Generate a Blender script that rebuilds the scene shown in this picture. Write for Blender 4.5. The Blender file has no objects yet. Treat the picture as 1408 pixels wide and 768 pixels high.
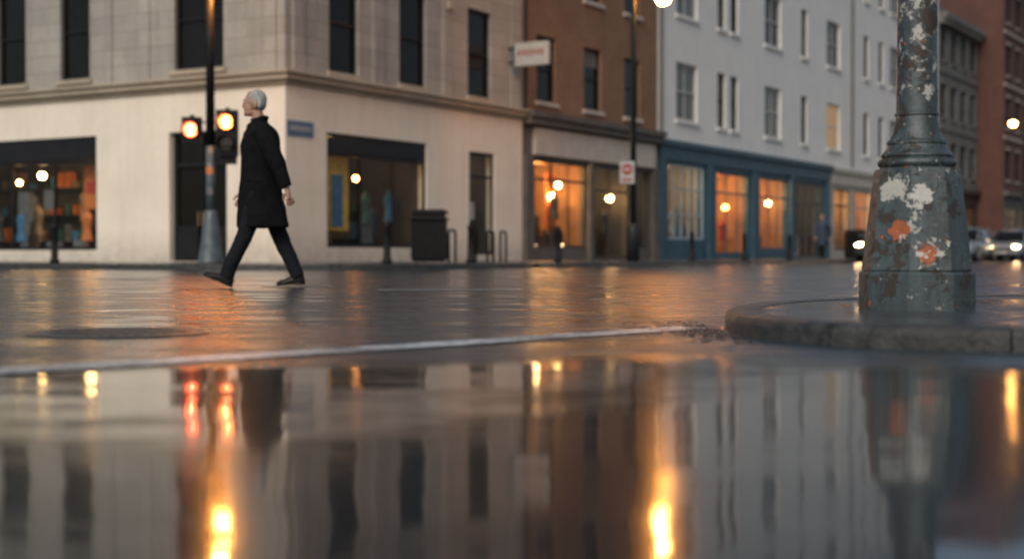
import bpy, bmesh, math, random
from mathutils import Vector, Matrix
random.seed(7)
S=bpy.context.scene
COL=S.collection
# ------------------------------------------------------------------ nodes / materials
def newmat(name):
    m=bpy.data.materials.new(name); m.use_nodes=True
    nt=m.node_tree; nt.nodes.clear()
    out=nt.nodes.new('ShaderNodeOutputMaterial')
    return m,nt,out
def N(nt,t,**k):
    n=nt.nodes.new(t)
    for a,b in k.items():
        if a=='ins':
            for i,v in b.items():
                n.inputs[i].default_value=v
        else: setattr(n,a,b)
    return n
def L(nt,a,b): nt.links.new(a,b)
def c4(c): return (c[0],c[1],c[2],1)
def math_(nt,op,a,b=None,clamp=False):
    n=nt.nodes.new('ShaderNodeMath'); n.operation=op; n.use_clamp=clamp
    for i,v in enumerate((a,b)):
        if v is None: continue
        if isinstance(v,(int,float)): n.inputs[i].default_value=v
        else: L(nt,v,n.inputs[i])
    return n.outputs[0]
def ramp(nt,fac,stops,interp='LINEAR'):
    r=nt.nodes.new('ShaderNodeValToRGB'); r.color_ramp.interpolation=interp
    e=r.color_ramp.elements
    while len(e)<len(stops): e.new(0.5)
    for i,(p,c) in enumerate(stops):
        e[i].position=p; e[i].color=c if len(c)==4 else c4(c)
    L(nt,fac,r.inputs[0]); return r.outputs[0]
def mixc(nt,f,a,b,mode='MIX'):
    n=nt.nodes.new('ShaderNodeMix'); n.data_type='RGBA'; n.blend_type=mode
    for i,v in ((0,f),(6,a),(7,b)):
        if isinstance(v,(int,float)): n.inputs[i].default_value=v
        elif isinstance(v,tuple): n.inputs[i].default_value=c4(v)
        else: L(nt,v,n.inputs[i])
    return n.outputs[2]
def noise(nt,vec,scale,detail=4,rough=.55,dist=0):
    n=N(nt,'ShaderNodeTexNoise'); n.inputs['Scale'].default_value=scale
    n.inputs['Detail'].default_value=detail; n.inputs['Roughness'].default_value=rough
    n.inputs['Distortion'].default_value=dist
    if vec is not None: L(nt,vec,n.inputs['Vector'])
    return n.outputs[0]
def objco(nt):
    return N(nt,'ShaderNodeTexCoord').outputs['Object']
def mapping(nt,vec,scale=(1,1,1),loc=(0,0,0)):
    m=N(nt,'ShaderNodeMapping'); m.inputs['Scale'].default_value=scale; m.inputs['Location'].default_value=loc
    L(nt,vec,m.inputs['Vector']); return m.outputs[0]
def bump(nt,h,strength,dist,normal=None):
    b=N(nt,'ShaderNodeBump'); b.inputs['Strength'].default_value=strength; b.inputs['Distance'].default_value=dist
    L(nt,h,b.inputs['Height'])
    if normal is not None: L(nt,normal,b.inputs['Normal'])
    return b.outputs[0]
def mat(name,c1,c2=None,scale=3,rough=.6,metal=0,bmp=0,bscale=40,ior=1.45):
    m,nt,out=newmat(name); p=N(nt,'ShaderNodeBsdfPrincipled'); L(nt,p.outputs[0],out.inputs[0])
    co=objco(nt)
    if c2 is None: c2=tuple(x*.7 for x in c1)
    n=noise(nt,co,scale,6,.6)
    f=ramp(nt,n,[(.35,(0,0,0)),(.68,(1,1,1))])
    L(nt,mixc(nt,f,c1,c2),p.inputs['Base Color'])
    p.inputs['Roughness'].default_value=rough; p.inputs['Metallic'].default_value=metal; p.inputs['IOR'].default_value=ior
    if bmp: L(nt,bump(nt,noise(nt,co,bscale,4),.6,bmp),p.inputs['Normal'])
    return m
def emis(name,c,s):
    m,nt,out=newmat(name); e=N(nt,'ShaderNodeEmission'); e.inputs[0].default_value=c4(c); e.inputs[1].default_value=s
    L(nt,e.outputs[0],out.inputs[0]); return m
def facade_vec(nt):
    co=objco(nt); s=N(nt,'ShaderNodeSeparateXYZ'); L(nt,co,s.inputs[0])
    u=math_(nt,'ADD',s.outputs[0],s.outputs[1])
    c=N(nt,'ShaderNodeCombineXYZ'); L(nt,u,c.inputs[0]); L(nt,s.outputs[2],c.inputs[1])
    return co,c.outputs[0],s.outputs[2]
def wallmat(name,c1,c2,brick=None,mortar=None,rough=.8,grime=.5,zlow=.12):
    m,nt,out=newmat(name); p=N(nt,'ShaderNodeBsdfPrincipled'); L(nt,p.outputs[0],out.inputs[0])
    co,uv,z=facade_vec(nt)
    big=noise(nt,co,.7,6,.65)
    base=mixc(nt,ramp(nt,big,[(.35,(0,0,0)),(.7,(1,1,1))]),c1,c2)
    if brick:
        b=N(nt,'ShaderNodeTexBrick'); L(nt,uv,b.inputs['Vector'])
        b.inputs['Scale'].default_value=1; b.inputs['Brick Width'].default_value=brick[0]; b.inputs['Row Height'].default_value=brick[1]
        b.inputs['Mortar Size'].default_value=brick[2]; b.inputs['Mortar Smooth'].default_value=.2
        b.inputs['Color1'].default_value=(1,1,1,1); b.inputs['Color2'].default_value=(.80,.80,.82,1); b.inputs['Mortar'].default_value=c4(mortar)
        base=mixc(nt,1.0,base,b.outputs[0],'MULTIPLY')
        L(nt,bump(nt,b.outputs['Fac'],-.5,.01),p.inputs['Normal'])
    # rain streaks
    st=noise(nt,mapping(nt,uv,(3.5,.25,1)),1,5,.6)
    base=mixc(nt,math_(nt,'MULTIPLY',ramp(nt,st,[(.48,(0,0,0)),(.75,(1,1,1))]),grime*.5),base,tuple(x*.45 for x in c2))
    fine=noise(nt,co,9,6,.7)
    base=mixc(nt,math_(nt,'MULTIPLY',ramp(nt,fine,[(.45,(0,0,0)),(.8,(1,1,1))]),grime*.5),base,tuple(x*.5 for x in c2))
    lo=N(nt,'ShaderNodeMapRange'); lo.inputs[1].default_value=zlow; lo.inputs[2].default_value=zlow+.8; lo.inputs[3].default_value=.65; lo.inputs[4].default_value=0
    L(nt,z,lo.inputs[0])
    base=mixc(nt,math_(nt,'MULTIPLY',lo.outputs[0],noise(nt,co,4,4)),base,(.05,.045,.04))
    L(nt,base,p.inputs['Base Color']); p.inputs['Roughness'].default_value=rough
    return m
def glassmat(name,tint=(.88,.92,.92)):
    m,nt,out=newmat(name)
    t=N(nt,'ShaderNodeBsdfTransparent'); t.inputs[0].default_value=c4(tint)
    g=N(nt,'ShaderNodeBsdfGlossy'); g.inputs['Roughness'].default_value=.03; g.inputs[0].default_value=(.9,.95,1,1)
    lw=N(nt,'ShaderNodeLayerWeight'); lw.inputs[0].default_value=.5
    f=math_(nt,'ADD',math_(nt,'MULTIPLY',math_(nt,'POWER',lw.outputs['Facing'],5),.95),.035)
    mx=N(nt,'ShaderNodeMixShader'); L(nt,f,mx.inputs[0]); L(nt,t.outputs[0],mx.inputs[1]); L(nt,g.outputs[0],mx.inputs[2])
    L(nt,mx.outputs[0],out.inputs[0]); return m

M={}
M['cream']=wallmat('cream_render',(.80,.73,.61),(.71,.64,.53),grime=.38)
M['stone']=wallmat('limestone_blocks',(.41,.385,.34),(.32,.30,.265),brick=(1.15,.42,.012),mortar=(.6,.58,.55),grime=.75)
M['stonetrim']=wallmat('limestone_trim',(.42,.36,.28),(.32,.27,.2),grime=.6)
M['brown']=wallmat('brown_brick',(.33,.185,.105),(.24,.13,.073),brick=(.24,.08,.01),mortar=(.6,.55,.5),grime=.5)
M['white']=wallmat('white_painted_render',(.80,.79,.75),(.72,.71,.68),grime=.3)
M['greystone']=wallmat('grey_sandstone',(.22,.215,.19),(.14,.14,.13),brick=(.9,.35,.012),mortar=(.5,.5,.5),grime=.8)
M['redbrick']=wallmat('red_brick',(.14,.06,.045),(.085,.038,.03),brick=(.24,.08,.012),mortar=(.9,.8,.75),grime=.9)
M['teal']=mat('teal_shop_paint',(.042,.10,.14),(.025,.07,.10),2,.5,bmp=.001)
M['fascia']=mat('cream_fascia_paint',(.55,.50,.42),(.45,.40,.34),2,.6)
M['darkbrown']=mat('dark_brown_paint',(.06,.045,.035),(.035,.028,.022),2,.5)
M['greybrown']=mat('grey_brown_stone',(.13,.115,.10),(.08,.073,.065),2,.7)
M['creamshop']=mat('cream_shop_paint',(.45,.42,.36),(.36,.33,.28),2,.6)
M['blackframe']=mat('black_frame_paint',(.010,.011,.013),(.016,.016,.018),4,.4,ior=1.3)
M['darkframe']=mat('dark_sash_paint',(.020,.020,.020),(.013,.013,.013),4,.5,ior=1.25)
M['whiteframe']=mat('white_sash_paint',(.50,.50,.48),(.42,.42,.41),4,.5)
M['paleframe']=mat('pale_blue_frame_paint',(.35,.42,.44),(.28,.34,.36),4,.5)
M['dglass']=mat('dark_window_glass',(.006,.006,.006),(.010,.010,.010),1.2,.06,ior=1.27)
M['gglass']=mat('curtained_window_glass',(.07,.076,.074),(.125,.127,.12),.9,.15,ior=1.4)
M['blind']=mat('window_blind',(.16,.155,.14),(.12,.115,.10),3,.8)
M['glass']=glassmat('shop_glass')
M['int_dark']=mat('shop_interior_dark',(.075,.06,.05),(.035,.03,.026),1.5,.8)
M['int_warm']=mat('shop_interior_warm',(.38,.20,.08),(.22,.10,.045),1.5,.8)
M['roof']=mat('roof_felt',(.08,.08,.08),(.05,.05,.05),1,.9)
M['bulb']=emis('warm_bulb',(1,.56,.19),60)
M['bulb_o']=emis('orange_bulb',(1,.34,.08),42)
M['win_lit']=emis('lit_window',(1,.6,.3),.33)
for nm,c in dict(p_white=(.6,.6,.58),p_yellow=(.8,.48,.05),p_orange=(.7,.2,.04),p_red=(.5,.05,.03),p_blue=(.06,.2,.35),p_dark=(.03,.03,.035),p_green=(.05,.12,.08),p_tan=(.3,.2,.11),p_grey=(.14,.14,.14)).items():
    M[nm]=mat('goods_'+nm[2:],c,tuple(x*.6 for x in c),5,.6)

# ------------------------------------------------------------------ mesh builder
class MB:
    def __init__(s): s.v=[];s.f=[];s.m=[];s.mats=[]
    def mi(s,m):
        if isinstance(m,str): m=M[m]
        if m not in s.mats: s.mats.append(m)
        return s.mats.index(m)
    def quad(s,pts,m):
        i=len(s.v); s.v+= [tuple(p) for p in pts]; s.f.append(tuple(range(i,i+len(pts)))); s.m.append(s.mi(m))
    def box(s,x0,x1,y0,y1,z0,z1,m):
        if x0>x1:x0,x1=x1,x0
        if y0>y1:y0,y1=y1,y0
        i=len(s.v); k=s.mi(m)
        s.v+=[(x0,y0,z0),(x1,y0,z0),(x1,y1,z0),(x0,y1,z0),(x0,y0,z1),(x1,y0,z1),(x1,y1,z1),(x0,y1,z1)]
        for f in ((0,3,2,1),(4,5,6,7),(0,1,5,4),(1,2,6,5),(2,3,7,6),(3,0,4,7)):
            s.f.append(tuple(i+a for a in f)); s.m.append(k)
    def loft(s,rings,m,cap=True):
        k=s.mi(m); n=len(rings[0]); i0=len(s.v)
        for r in rings: s.v+=[tuple(p) for p in r]
        for a in range(len(rings)-1):
            for b in range(n):
                c=(b+1)%n
                s.f.append((i0+a*n+b,i0+a*n+c,i0+(a+1)*n+c,i0+(a+1)*n+b)); s.m.append(k)
        if cap:
            s.f.append(tuple(i0+b for b in reversed(range(n)))); s.m.append(k)
            e=i0+(len(rings)-1)*n
            s.f.append(tuple(e+b for b in range(n))); s.m.append(k)
    def tube(s,pts,rad,m,n=14,cap=True):
        pts=[Vector(p) for p in pts]
        if not isinstance(rad,(list,tuple)): rad=[rad]*len(pts)
        rings=[]
        t0=(pts[1]-pts[0]).normalized()
        up=Vector((0,0,1)) if abs(t0.z)<.9 else Vector((0,1,0))
        for i,p in enumerate(pts):
            if i==0: t=pts[1]-pts[0]
            elif i==len(pts)-1: t=pts[-1]-pts[-2]
            else: t=pts[i+1]-pts[i-1]
            t.normalize(); a=t.cross(up).normalized(); b=t.cross(a).normalized()
            r=rad[i]; ra,rb=(r if isinstance(r,tuple) else (r,r))
            rings.append([p+a*ra*math.cos(2*math.pi*j/n)+b*rb*math.sin(2*math.pi*j/n) for j in range(n)])
        s.loft(rings,m,cap)
    def ball(s,c,r,m,n=12,rot=None):
        if not isinstance(r,(list,tuple)): r=(r,r,r)
        c=Vector(c); h=n//2+1; rings=[]
        R=rot if rot else Matrix.Identity(3)
        for i in range(1,h):
            th=math.pi*i/h
            rings.append([c+R@Vector((r[0]*math.sin(th)*math.cos(2*math.pi*j/n),r[1]*math.sin(th)*math.sin(2*math.pi*j/n),-r[2]*math.cos(th))) for j in range(n)])
        s.loft(rings,m,True)
    def done(s,name,parent=None,smooth=False,bevel=0,mods=None):
        me=bpy.data.meshes.new(name); me.from_pydata(s.v,[],s.f)
        for m in s.mats: me.materials.append(m)
        me.polygons.foreach_set('material_index',s.m)
        bm=bmesh.new(); bm.from_mesh(me); bmesh.ops.recalc_face_normals(bm,faces=bm.faces); bm.to_mesh(me); bm.free()
        if smooth:
            me.polygons.foreach_set('use_smooth',[True]*len(me.polygons))
        me.update(); o=bpy.data.objects.new(name,me); COL.objects.link(o)
        if parent: o.parent=parent
        if bevel:
            b=o.modifiers.new('bevel','BEVEL'); b.width=bevel; b.segments=2; b.limit_method='ANGLE'
        return o
def empty(name,loc=(0,0,0),rz=0,parent=None):
    e=bpy.data.objects.new(name,None); e.location=loc; e.rotation_euler=(0,0,rz); e.empty_display_size=.3
    COL.objects.link(e)
    if parent: e.parent=parent
    return e
def autosmooth(o,ang=35):
    me=o.data
    me.polygons.foreach_set('use_smooth',[True]*len(me.polygons))
    bm=bmesh.new(); bm.from_mesh(me)
    for e in bm.edges:
        if len(e.link_faces)==2 and e.calc_face_angle(0)>math.radians(ang): e.smooth=False
    bm.to_mesh(me); bm.free()

# street frame
C=Vector((-5.29,34,0)); TH=math.atan2(.858,.513)
def W(x,y,z=0):
    c,s=math.cos(TH),math.sin(TH)
    return Vector((C.x+c*x-s*y, C.y+s*x+c*y, z))

# ------------------------------------------------------------------ facade tools
class Fac:
    def __init__(s,mb,side,off=0): s.mb=mb;s.side=side;s.off=off
    def p(s,u,d,z): 
        d+=s.off
        return (u,d,z) if s.side=='R' else (d,u,z)
    def box(s,u0,u1,d0,d1,z0,z1,m):
        d0+=s.off; d1+=s.off
        if s.side=='R': s.mb.box(u0,u1,d0,d1,z0,z1,m)
        else: s.mb.box(d0,d1,u0,u1,z0,z1,m)
    def wall(s,u0,u1,z0,z1,ops,m,depth=.28):
        ops=[o for o in ops if o[0]>=u0-1e-6 and o[1]<=u1+1e-6 and o[2]>=z0-1e-6 and o[3]<=z1+1e-6]
        us=sorted({u0,u1,*[o[0] for o in ops],*[o[1] for o in ops]}); zs=sorted({z0,z1,*[o[2] for o in ops],*[o[3] for o in ops]})
        for a,b in zip(us,us[1:]):
            for c,d in zip(zs,zs[1:]):
                um,zm=(a+b)/2,(c+d)/2
                if any(o[0]<um<o[1] and o[2]<zm<o[3] for o in ops): continue
                s.mb.quad([s.p(a,0,c),s.p(b,0,c),s.p(b,0,d),s.p(a,0,d)],m)
        for a,b,c,d in ops:
            s.mb.quad([s.p(a,0,c),s.p(a,depth,c),s.p(a,depth,d),s.p(a,0,d)],m)
            s.mb.quad([s.p(b,0,c),s.p(b,depth,c),s.p(b,depth,d),s.p(b,0,d)],m)
            s.mb.quad([s.p(a,0,d),s.p(a,depth,d),s.p(b,depth,d),s.p(b,0,d)],m)
            s.mb.quad([s.p(a,0,c),s.p(a,depth,c),s.p(b,depth,c),s.p(b,0,c)],m)
    def sash(s,o,fr,gl,w=.07,cols=1,rows=2,sill=None,d=.12,head=None,blind=0):
        a,b,c,e=o
        s.mb.quad([s.p(a,d+.03,c),s.p(b,d+.03,c),s.p(b,d+.03,e),s.p(a,d+.03,e)],gl)
        if blind: s.mb.quad([s.p(a+w,d+.025,e-w-blind),s.p(b-w,d+.025,e-w-blind),s.p(b-w,d+.025,e-w),s.p(a+w,d+.025,e-w)],'blind')
        s.box(a+.002,a+w,d-.03,d+.02,c+.002,e-.002,fr); s.box(b-w,b-.002,d-.03,d+.02,c+.002,e-.002,fr)
        s.box(a+w,b-w,d-.03,d+.02,c+.002,c+w,fr); s.box(a+w,b-w,d-.03,d+.02,e-w,e-.002,fr)
        for i in range(1,rows):
            z=c+(e-c)*i/rows; s.box(a+w,b-w,d-.035,d+.02,z-.03,z+.03,fr)
        for i in range(1,cols):
            u=a+(b-a)*i/cols; s.box(u-.02,u+.02,d-.02,d+.018,c+w,e-w,fr)
        if sill: s.box(a-.1,b+.1,-.09,.1,c-.12,c-.001,sill)
        if head: s.box(a-.1,b+.1,-.05,.1,e+.001,e+.16,head)
    def shopwin(s,o,fr,w=.09,cols=1,rows=1,d=.1,transom=None):
        a,b,c,e=o
        s.mb.quad([s.p(a,d+.01,c),s.p(b,d+.01,c),s.p(b,d+.01,e),s.p(a,d+.01,e)],'glass')
        s.box(a+.002,a+w,d-.05,d,c+.002,e-.002,fr); s.box(b-w,b-.002,d-.05,d,c+.002,e-.002,fr)
        s.box(a+w,b-w,d-.05,d,c+.002,c+w,fr); s.box(a+w,b-w,d-.05,d,e-w,e-.002,fr)
        for i in range(1,cols):
            u=a+(b-a)*i/cols; s.box(u-.035,u+.035,d-.045,d-.001,c+w,e-w,fr)
        for i in range(1,rows):
            z=c+(e-c)*i/rows; s.box(a+w,b-w,d-.04,d-.002,z-.025,z+.025,fr)
        if transom: s.box(a+w,b-w,d-.055,d+.005,transom-.04,transom+.04,fr)
    def room(s,o,m,depth=2.6,goods=(),bulbs=(),shelf=True,seed=0,z_floor=None):
        a,b,c,e=o; r=random.Random(seed); d0=.281
        pts=lambda u,d,z:s.p(u,d,z)
        s.mb.quad([pts(a,depth,c),pts(b,depth,c),pts(b,depth,e),pts(a,depth,e)],m)
        s.mb.quad([pts(a,d0,c),pts(a,depth,c),pts(a,depth,e),pts(a,d0,e)],m)
        s.mb.quad([pts(b,d0,c),pts(b,depth,c),pts(b,depth,e),pts(b,d0,e)],m)
        s.mb.quad([pts(a,d0,e),pts(b,d0,e),pts(b,depth,e),pts(a,depth,e)],m)
        s.mb.quad([pts(a,d0,c),pts(b,d0,c),pts(b,depth,c),pts(a,depth,c)],m)
        keys=goods or ['p_grey','p_tan','p_dark','p_dark','p_blue','p_green','p_orange']
        if shelf:
            n=int((b-a)/.3)
            for lv in range(3):
                z=c+.25+lv*.75
                if z+.5>e: break
                s.box(a+.05,b-.05,depth-.5,depth-.01,z-.03,z,'p_dark')
                for i in range(n):
                    u=a+.15+(b-a-.3)*(i+.5)/n
                    if r.random()<.8:
                        h=r.uniform(.15,.5); w=r.uniform(.05,.13)
                        s.box(u-w,u+w,depth-.4,depth-.15,z+.001,z+h,r.choice(keys))
            for i in range(max(1,int((b-a)/.7))):
                u=r.uniform(a+.3,b-.3); dd=r.uniform(.5,1.5); k=r.choice(keys); zt=c+r.uniform(.9,1.7)
                if r.random()<.6:
                    f=lambda z,ra,rb:[Vector(pts(u+ra*math.cos(2*math.pi*j/12),dd+rb*math.sin(2*math.pi*j/12),z)) for j in range(12)]
                    s.mb.loft([f(c+.001,.02,.02),f(zt-.75,.02,.02),f(zt-.74,.2,.12),f(zt-.45,.13,.1),f(zt-.15,.2,.11),f(zt-.05,.16,.08),f(zt,.05,.05),f(zt+.1,.04,.04)],k)
                else:
                    w=r.uniform(.15,.35); s.box(u-w,u+w,dd,dd+.35,c+.001,zt-.6,r.choice(keys))
                    for q in range(4):
                        uu=u+r.uniform(-w,w)*.8; s.mb.ball(pts(uu,dd+.15,zt-.6+.1),(.06,.06,.1),r.choice(keys),8)
        for (u,d,z,rad,mm) in bulbs:
            s.mb.ball(pts(u,d,z),rad,mm,10)
            s.box(u-.008,u+.008,d-.008,d+.008,z+rad,e-.002,'p_dark')
def plight(name,frame,pos,power,col,r=.15):
    l=bpy.data.lights.new(name,'POINT'); l.energy=power*2.3; l.color=col; l.shadow_soft_size=r
    o=bpy.data.objects.new(name,l); COL.objects.link(o); o.parent=frame; o.location=pos
WARM=(1,.52,.19)
def bframe(name): return empty(name,C,TH)

# ---------- corner building
B=bframe('corner_stone_building'); mb=MB(); R=Fac(mb,'R'); Lf=Fac(mb,'L')
H=13.6; D=24; WD=10.9
r_ops=[(1.56,5.86,.48,3.27),(7.97,9.33,.3,3.2)]
Rup=[(1.65,2.85,4.75,7.2),(4.6,5.85,4.75,7.2),(7.9,9.14,4.75,7.2)]
Rup2=[(a,b,8.5,10.8) for a,b,_,_ in Rup]
l_ops=[(1.81,3.685,.14,3.3),(6.2,12.6,.42,3.33),(14,19,.42,3.33)]
Lup=[(1.9,3.5,4.8,7.25),(6.42,7.5,4.8,7.25),(8.8,9.9,4.8,7.25),(11.6,12.8,4.8,7.25),(15,16.2,4.8,7.25),(18.5,19.7,4.8,7.25)]
Lup2=[(a,b,8.5,10.8) for a,b,_,_ in Lup]
R.wall(0,WD,.1,4.3,r_ops,'cream'); Lf.wall(0,D,.1,4.3,l_ops,'cream')
R.wall(0,WD,4.3,H,Rup+Rup2,'stone'); Lf.wall(0,D,4.3,H,Lup+Lup2,'stone')
mb.quad([(WD,0,.1),(WD,D,.1),(WD,D,H),(WD,0,H)],'stone'); mb.quad([(0,D,.1),(WD,D,.1),(WD,D,H),(0,D,H)],'stone')
mb.quad([(0,0,H),(WD,0,H),(WD,D,H),(0,D,H)],'roof')
mb.done('walls',B)
mb=MB(); R.mb=mb; Lf.mb=mb
for dz0,dz1,pr in ((4.28,4.38,.08),(4.381,4.52,.2),(4.521,4.6,.28),(11.6,11.75,.12),(11.751,12.0,.3),(12.9,13.1,.1)):
    mb.box(-pr,WD,-pr,-.001,dz0,dz1,'stonetrim'); mb.box(-pr,-.001,-.0005,D,dz0,dz1,'stonetrim')
for o in Rup+Rup2: R.sash(o,'darkframe','dglass',sill='stonetrim')
for o in Lup+Lup2: Lf.sash(o,'darkframe','dglass',sill='stonetrim')
for u in (.25,3.4,6.6,10.2): R.box(u,u+.45,-.05,-.001,4.61,11.59,'stone')
for u in (.25,4.3,5.6,10.4,13.5): Lf.box(u,u+.45,-.05,-.001,4.61,11.59,'stone')
R.box(6.75,6.95,-.16,-.051,7.0,7.2,'stonetrim')
mb.done('trim',B,bevel=.01)
mb=MB(); R.mb=mb; Lf.mb=mb
o=r_ops[0]; R.shopwin(o,'blackframe',cols=3,transom=2.75); R.box(o[0]+.09,o[1]-.09,.02,.06,2.8,3.17,'blackframe')
R.room(o,'int_dark',seed=1,bulbs=[(1.8,.5,2.55,.08,'bulb'),(4.3,1.2,2.3,.08,'bulb_o')])
R.box(1.75,3.0,.45,.48,.9,2.75,'p_yellow'); R.box(2.3,2.75,.43,.445,1.0,2.3,'p_blue'); R.box(1.7,2.1,.42,.44,.6,1.5,'p_orange'); R.box(3.6,4.1,.5,.53,.6,1.5,'p_grey')
o=r_ops[1]; R.shopwin(o,'blackframe',cols=1,transom=2.5); R.room(o,'int_dark',seed=2)
R.box(8.4,8.7,.3,.32,1.3,1.8,'p_white')
o=l_ops[0]; Lf.sash(o,'blackframe','dglass',w=.12,cols=2,rows=1,d=.2); Lf.box(o[0]+.12,o[1]-.12,.14,.2,2.45,2.55,'blackframe'); Lf.box(o[0]+.15,o[0]+.82,.15,.19,.2,1.0,'blackframe'); Lf.box(o[1]-.82,o[1]-.15,.15,.19,.2,1.0,'blackframe')
Lf.box(2.66,2.69,.1,.13,1.0,1.35,'p_tan'); Lf.box(2.81,2.84,.1,.13,1.0,1.35,'p_tan')
o=l_ops[1]; Lf.shopwin(o,'blackframe',cols=4,transom=2.7); Lf.box(o[0]+.09,o[1]-.09,.02,.06,2.75,3.24,'blackframe')
Lf.room(o,'int_dark',seed=3,bulbs=[(9.0,.7,2.42,.10,'bulb'),(7.2,1.5,2.3,.06,'bulb_o'),(10.6,1.3,2.3,.07,'bulb')])
Lf.box(6.35,7.3,.6,.63,1.5,2.6,'p_orange'); Lf.box(6.5,7.2,.585,.598,1.9,2.2,'p_red'); Lf.box(8.1,8.5,.32,.34,1.5,2.0,'p_grey'); Lf.box(9.3,9.7,.5,.52,.8,2.0,'p_grey'); Lf.box(7.0,7.4,.32,.34,.5,.68,'p_grey');Lf.box(7.8,8.4,.32,.34,.5,.65,'p_grey')
o=l_ops[2]; Lf.shopwin(o,'blackframe',cols=4,transom=2.7); Lf.room(o,'int_dark',seed=4,bulbs=[(16,.7,2.3,.07,'bulb')])
mb.done('shopfront',B)
plight('shop_light_a',B,(2.6,.9,2.75),26,WARM); plight('shop_light_b',B,(1.1,7.6,2.8),32,WARM); plight('shop_light_c',B,(8.6,1.2,2.7),6,WARM)

# ---------- brown building
B=bframe('brown_brick_building'); mb=MB(); R=Fac(mb,'R')
x0,x1=10.92,20.28
ups=[(12.35,),(15.4,),(18.3,)]
up=[(t[0]-.6,t[0]+.6,4.95,6.95) for t in ups]+[(t[0]-.6,t[0]+.6,8.45,10.5) for t in ups]+[(t[0]-.6,t[0]+.6,11.7,13.4) for t in ups]
sh=[(11.64,15.0,.5,3.2),(15.3,18.1,.14,3.2),(18.5,19.7,.5,3.2)]
R.wall(x0,x1,.1,4.15,sh,'greybrown'); R.wall(x0,x1,4.15,14.5,up,'brown')
for q in ([(x0,0,.1),(x0,14,.1),(x0,14,14.5),(x0,0,14.5)],[(x1,0,.1),(x1,14,.1),(x1,14,14.5),(x1,0,14.5)],[(x0,14,.1),(x1,14,.1),(x1,14,14.5),(x0,14,14.5)]): mb.quad(q,'brown')
mb.quad([(x0,0,14.5),(x1,0,14.5),(x1,14,14.5),(x0,14,14.5)],'roof')
mb.done('walls',B); mb=MB(); R.mb=mb
for i,o in enumerate(up): R.sash(o,'darkframe','dglass',sill='fascia',blind=(.5 if i in (1,5) else 0))
R.box(x0,x1,-.3,-.002,4.2,4.42,'greybrown'); R.box(x0,x1,-.4,-.002,4.421,4.6,'greybrown')
R.box(11.5,19.9,-.14,-.002,3.32,4.12,'fascia')
for u in (10.95,15.02,18.15,19.8): R.box(u,u+(.45 if u in(10.95,19.8) else .26),-.12,-.003,.12,3.3,'greybrown')
R.box(x0,x1,-.45,-.002,14.2,14.6,'greybrown')
mb.tube([(10.98,-.08,4.62),(10.98,-.08,14.1)],.05,'blackframe',8)
R.shopwin(sh[0],'darkbrown',cols=3,transom=2.6); R.shopwin(sh[1],'darkbrown',cols=2,transom=2.4); R.shopwin(sh[2],'darkbrown')
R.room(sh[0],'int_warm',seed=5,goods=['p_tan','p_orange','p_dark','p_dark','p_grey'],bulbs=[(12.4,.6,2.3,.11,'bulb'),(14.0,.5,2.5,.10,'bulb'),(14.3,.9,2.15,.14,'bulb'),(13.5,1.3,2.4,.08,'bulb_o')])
R.room(sh[1],'int_dark',seed=6,bulbs=[(15.75,.5,2.25,.12,'bulb'),(17.6,.5,2.2,.12,'bulb'),(16.7,1.4,2.4,.06,'bulb_o')])
R.room(sh[2],'int_dark',seed=7,bulbs=[(18.9,.8,2.4,.07,'bulb')])
R.box(14.0,14.7,.95,.99,.6,2.9,'p_orange'); R.box(12.9,13.3,1.2,1.25,.6,2.6,'p_dark')
mb.done('shopfront',B)
plight('shop_light_a',B,(13.3,1.0,2.8),75,WARM); plight('shop_light_b',B,(16.6,1.0,2.8),16,WARM)

# ---------- white building
B=bframe('white_terrace_building'); mb=MB(); R=Fac(mb,'R')
x0,x1=20.3,58; HW=17.5
wide=[22.85,31.65,39.5,49.5,55.5]; nar=[26.1,27.4,35.5,44.5,47.0,52.5]
up=[]
for (za,zb) in ((5.2,7.3),(9.0,11.1),(12.8,14.9)):
    up+= [(t-.95,t+.95,za,zb) for t in wide]+[(t-.4,t+.4,za,zb) for t in nar]
sh1=[(21.2,24.5,.85,3.6),(25.65,29.0,.3,3.5),(30.2,33.5,.5,3.5),(33.95,38.0,.14,3.5)]
sh2=[(39.6,42,.5,3.4),(42.8,45.6,.5,3.4),(46.4,49.4,.5,3.4),(50.5,53.5,.5,3.4),(54.5,57,.5,3.4)]
R.wall(x0,39.0,.1,4.35,sh1,'teal'); R.wall(39.0,x1,.1,4.35,sh2,'creamshop'); R.wall(x0,x1,4.35,HW,up,'white')
for q in ([(x0,0,.1),(x0,14,.1),(x0,14,HW),(x0,0,HW)],[(x1,0,.1),(x1,14,.1),(x1,14,HW),(x1,0,HW)],[(x0,14,.1),(x1,14,.1),(x1,14,HW),(x0,14,HW)]): mb.quad(q,'white')
mb.quad([(x0,0,HW),(x1,0,HW),(x1,14,HW),(x0,14,HW)],'roof')
mb.done('walls',B); mb=MB(); R.mb=mb
rr=random.Random(3)
for i,o in enumerate(up):
    g='gglass' if rr.random()<.6 else 'dglass'
    if i in (2,): g='win_lit'
    w=o[1]-o[0]>1
    R.sash(o,'whiteframe' if w else 'darkframe',g,w=.08,cols=2 if w else 1,rows=2,sill='white',blind=(rr.uniform(.3,1.0) if rr.random()<.45 and g!='win_lit' else 0))
R.box(x0,39.0,-.22,-.002,4.2,4.4,'teal'); R.box(x0+.1,38.9,-.1,-.002,3.7,4.19,'teal')
R.box(39.02,x1,-.18,-.002,4.15,4.35,'creamshop'); R.box(39.1,x1-.1,-.08,-.002,3.6,4.14,'fascia')
for u in (20.35,24.7,29.2,33.55,38.3): R.box(u,u+.42,-.12,-.003,.12,3.69,'teal')
for u in (24.82,29.32,33.67): R.box(u,u+.18,-.135,-.121,.5,3.4,'teal')
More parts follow.
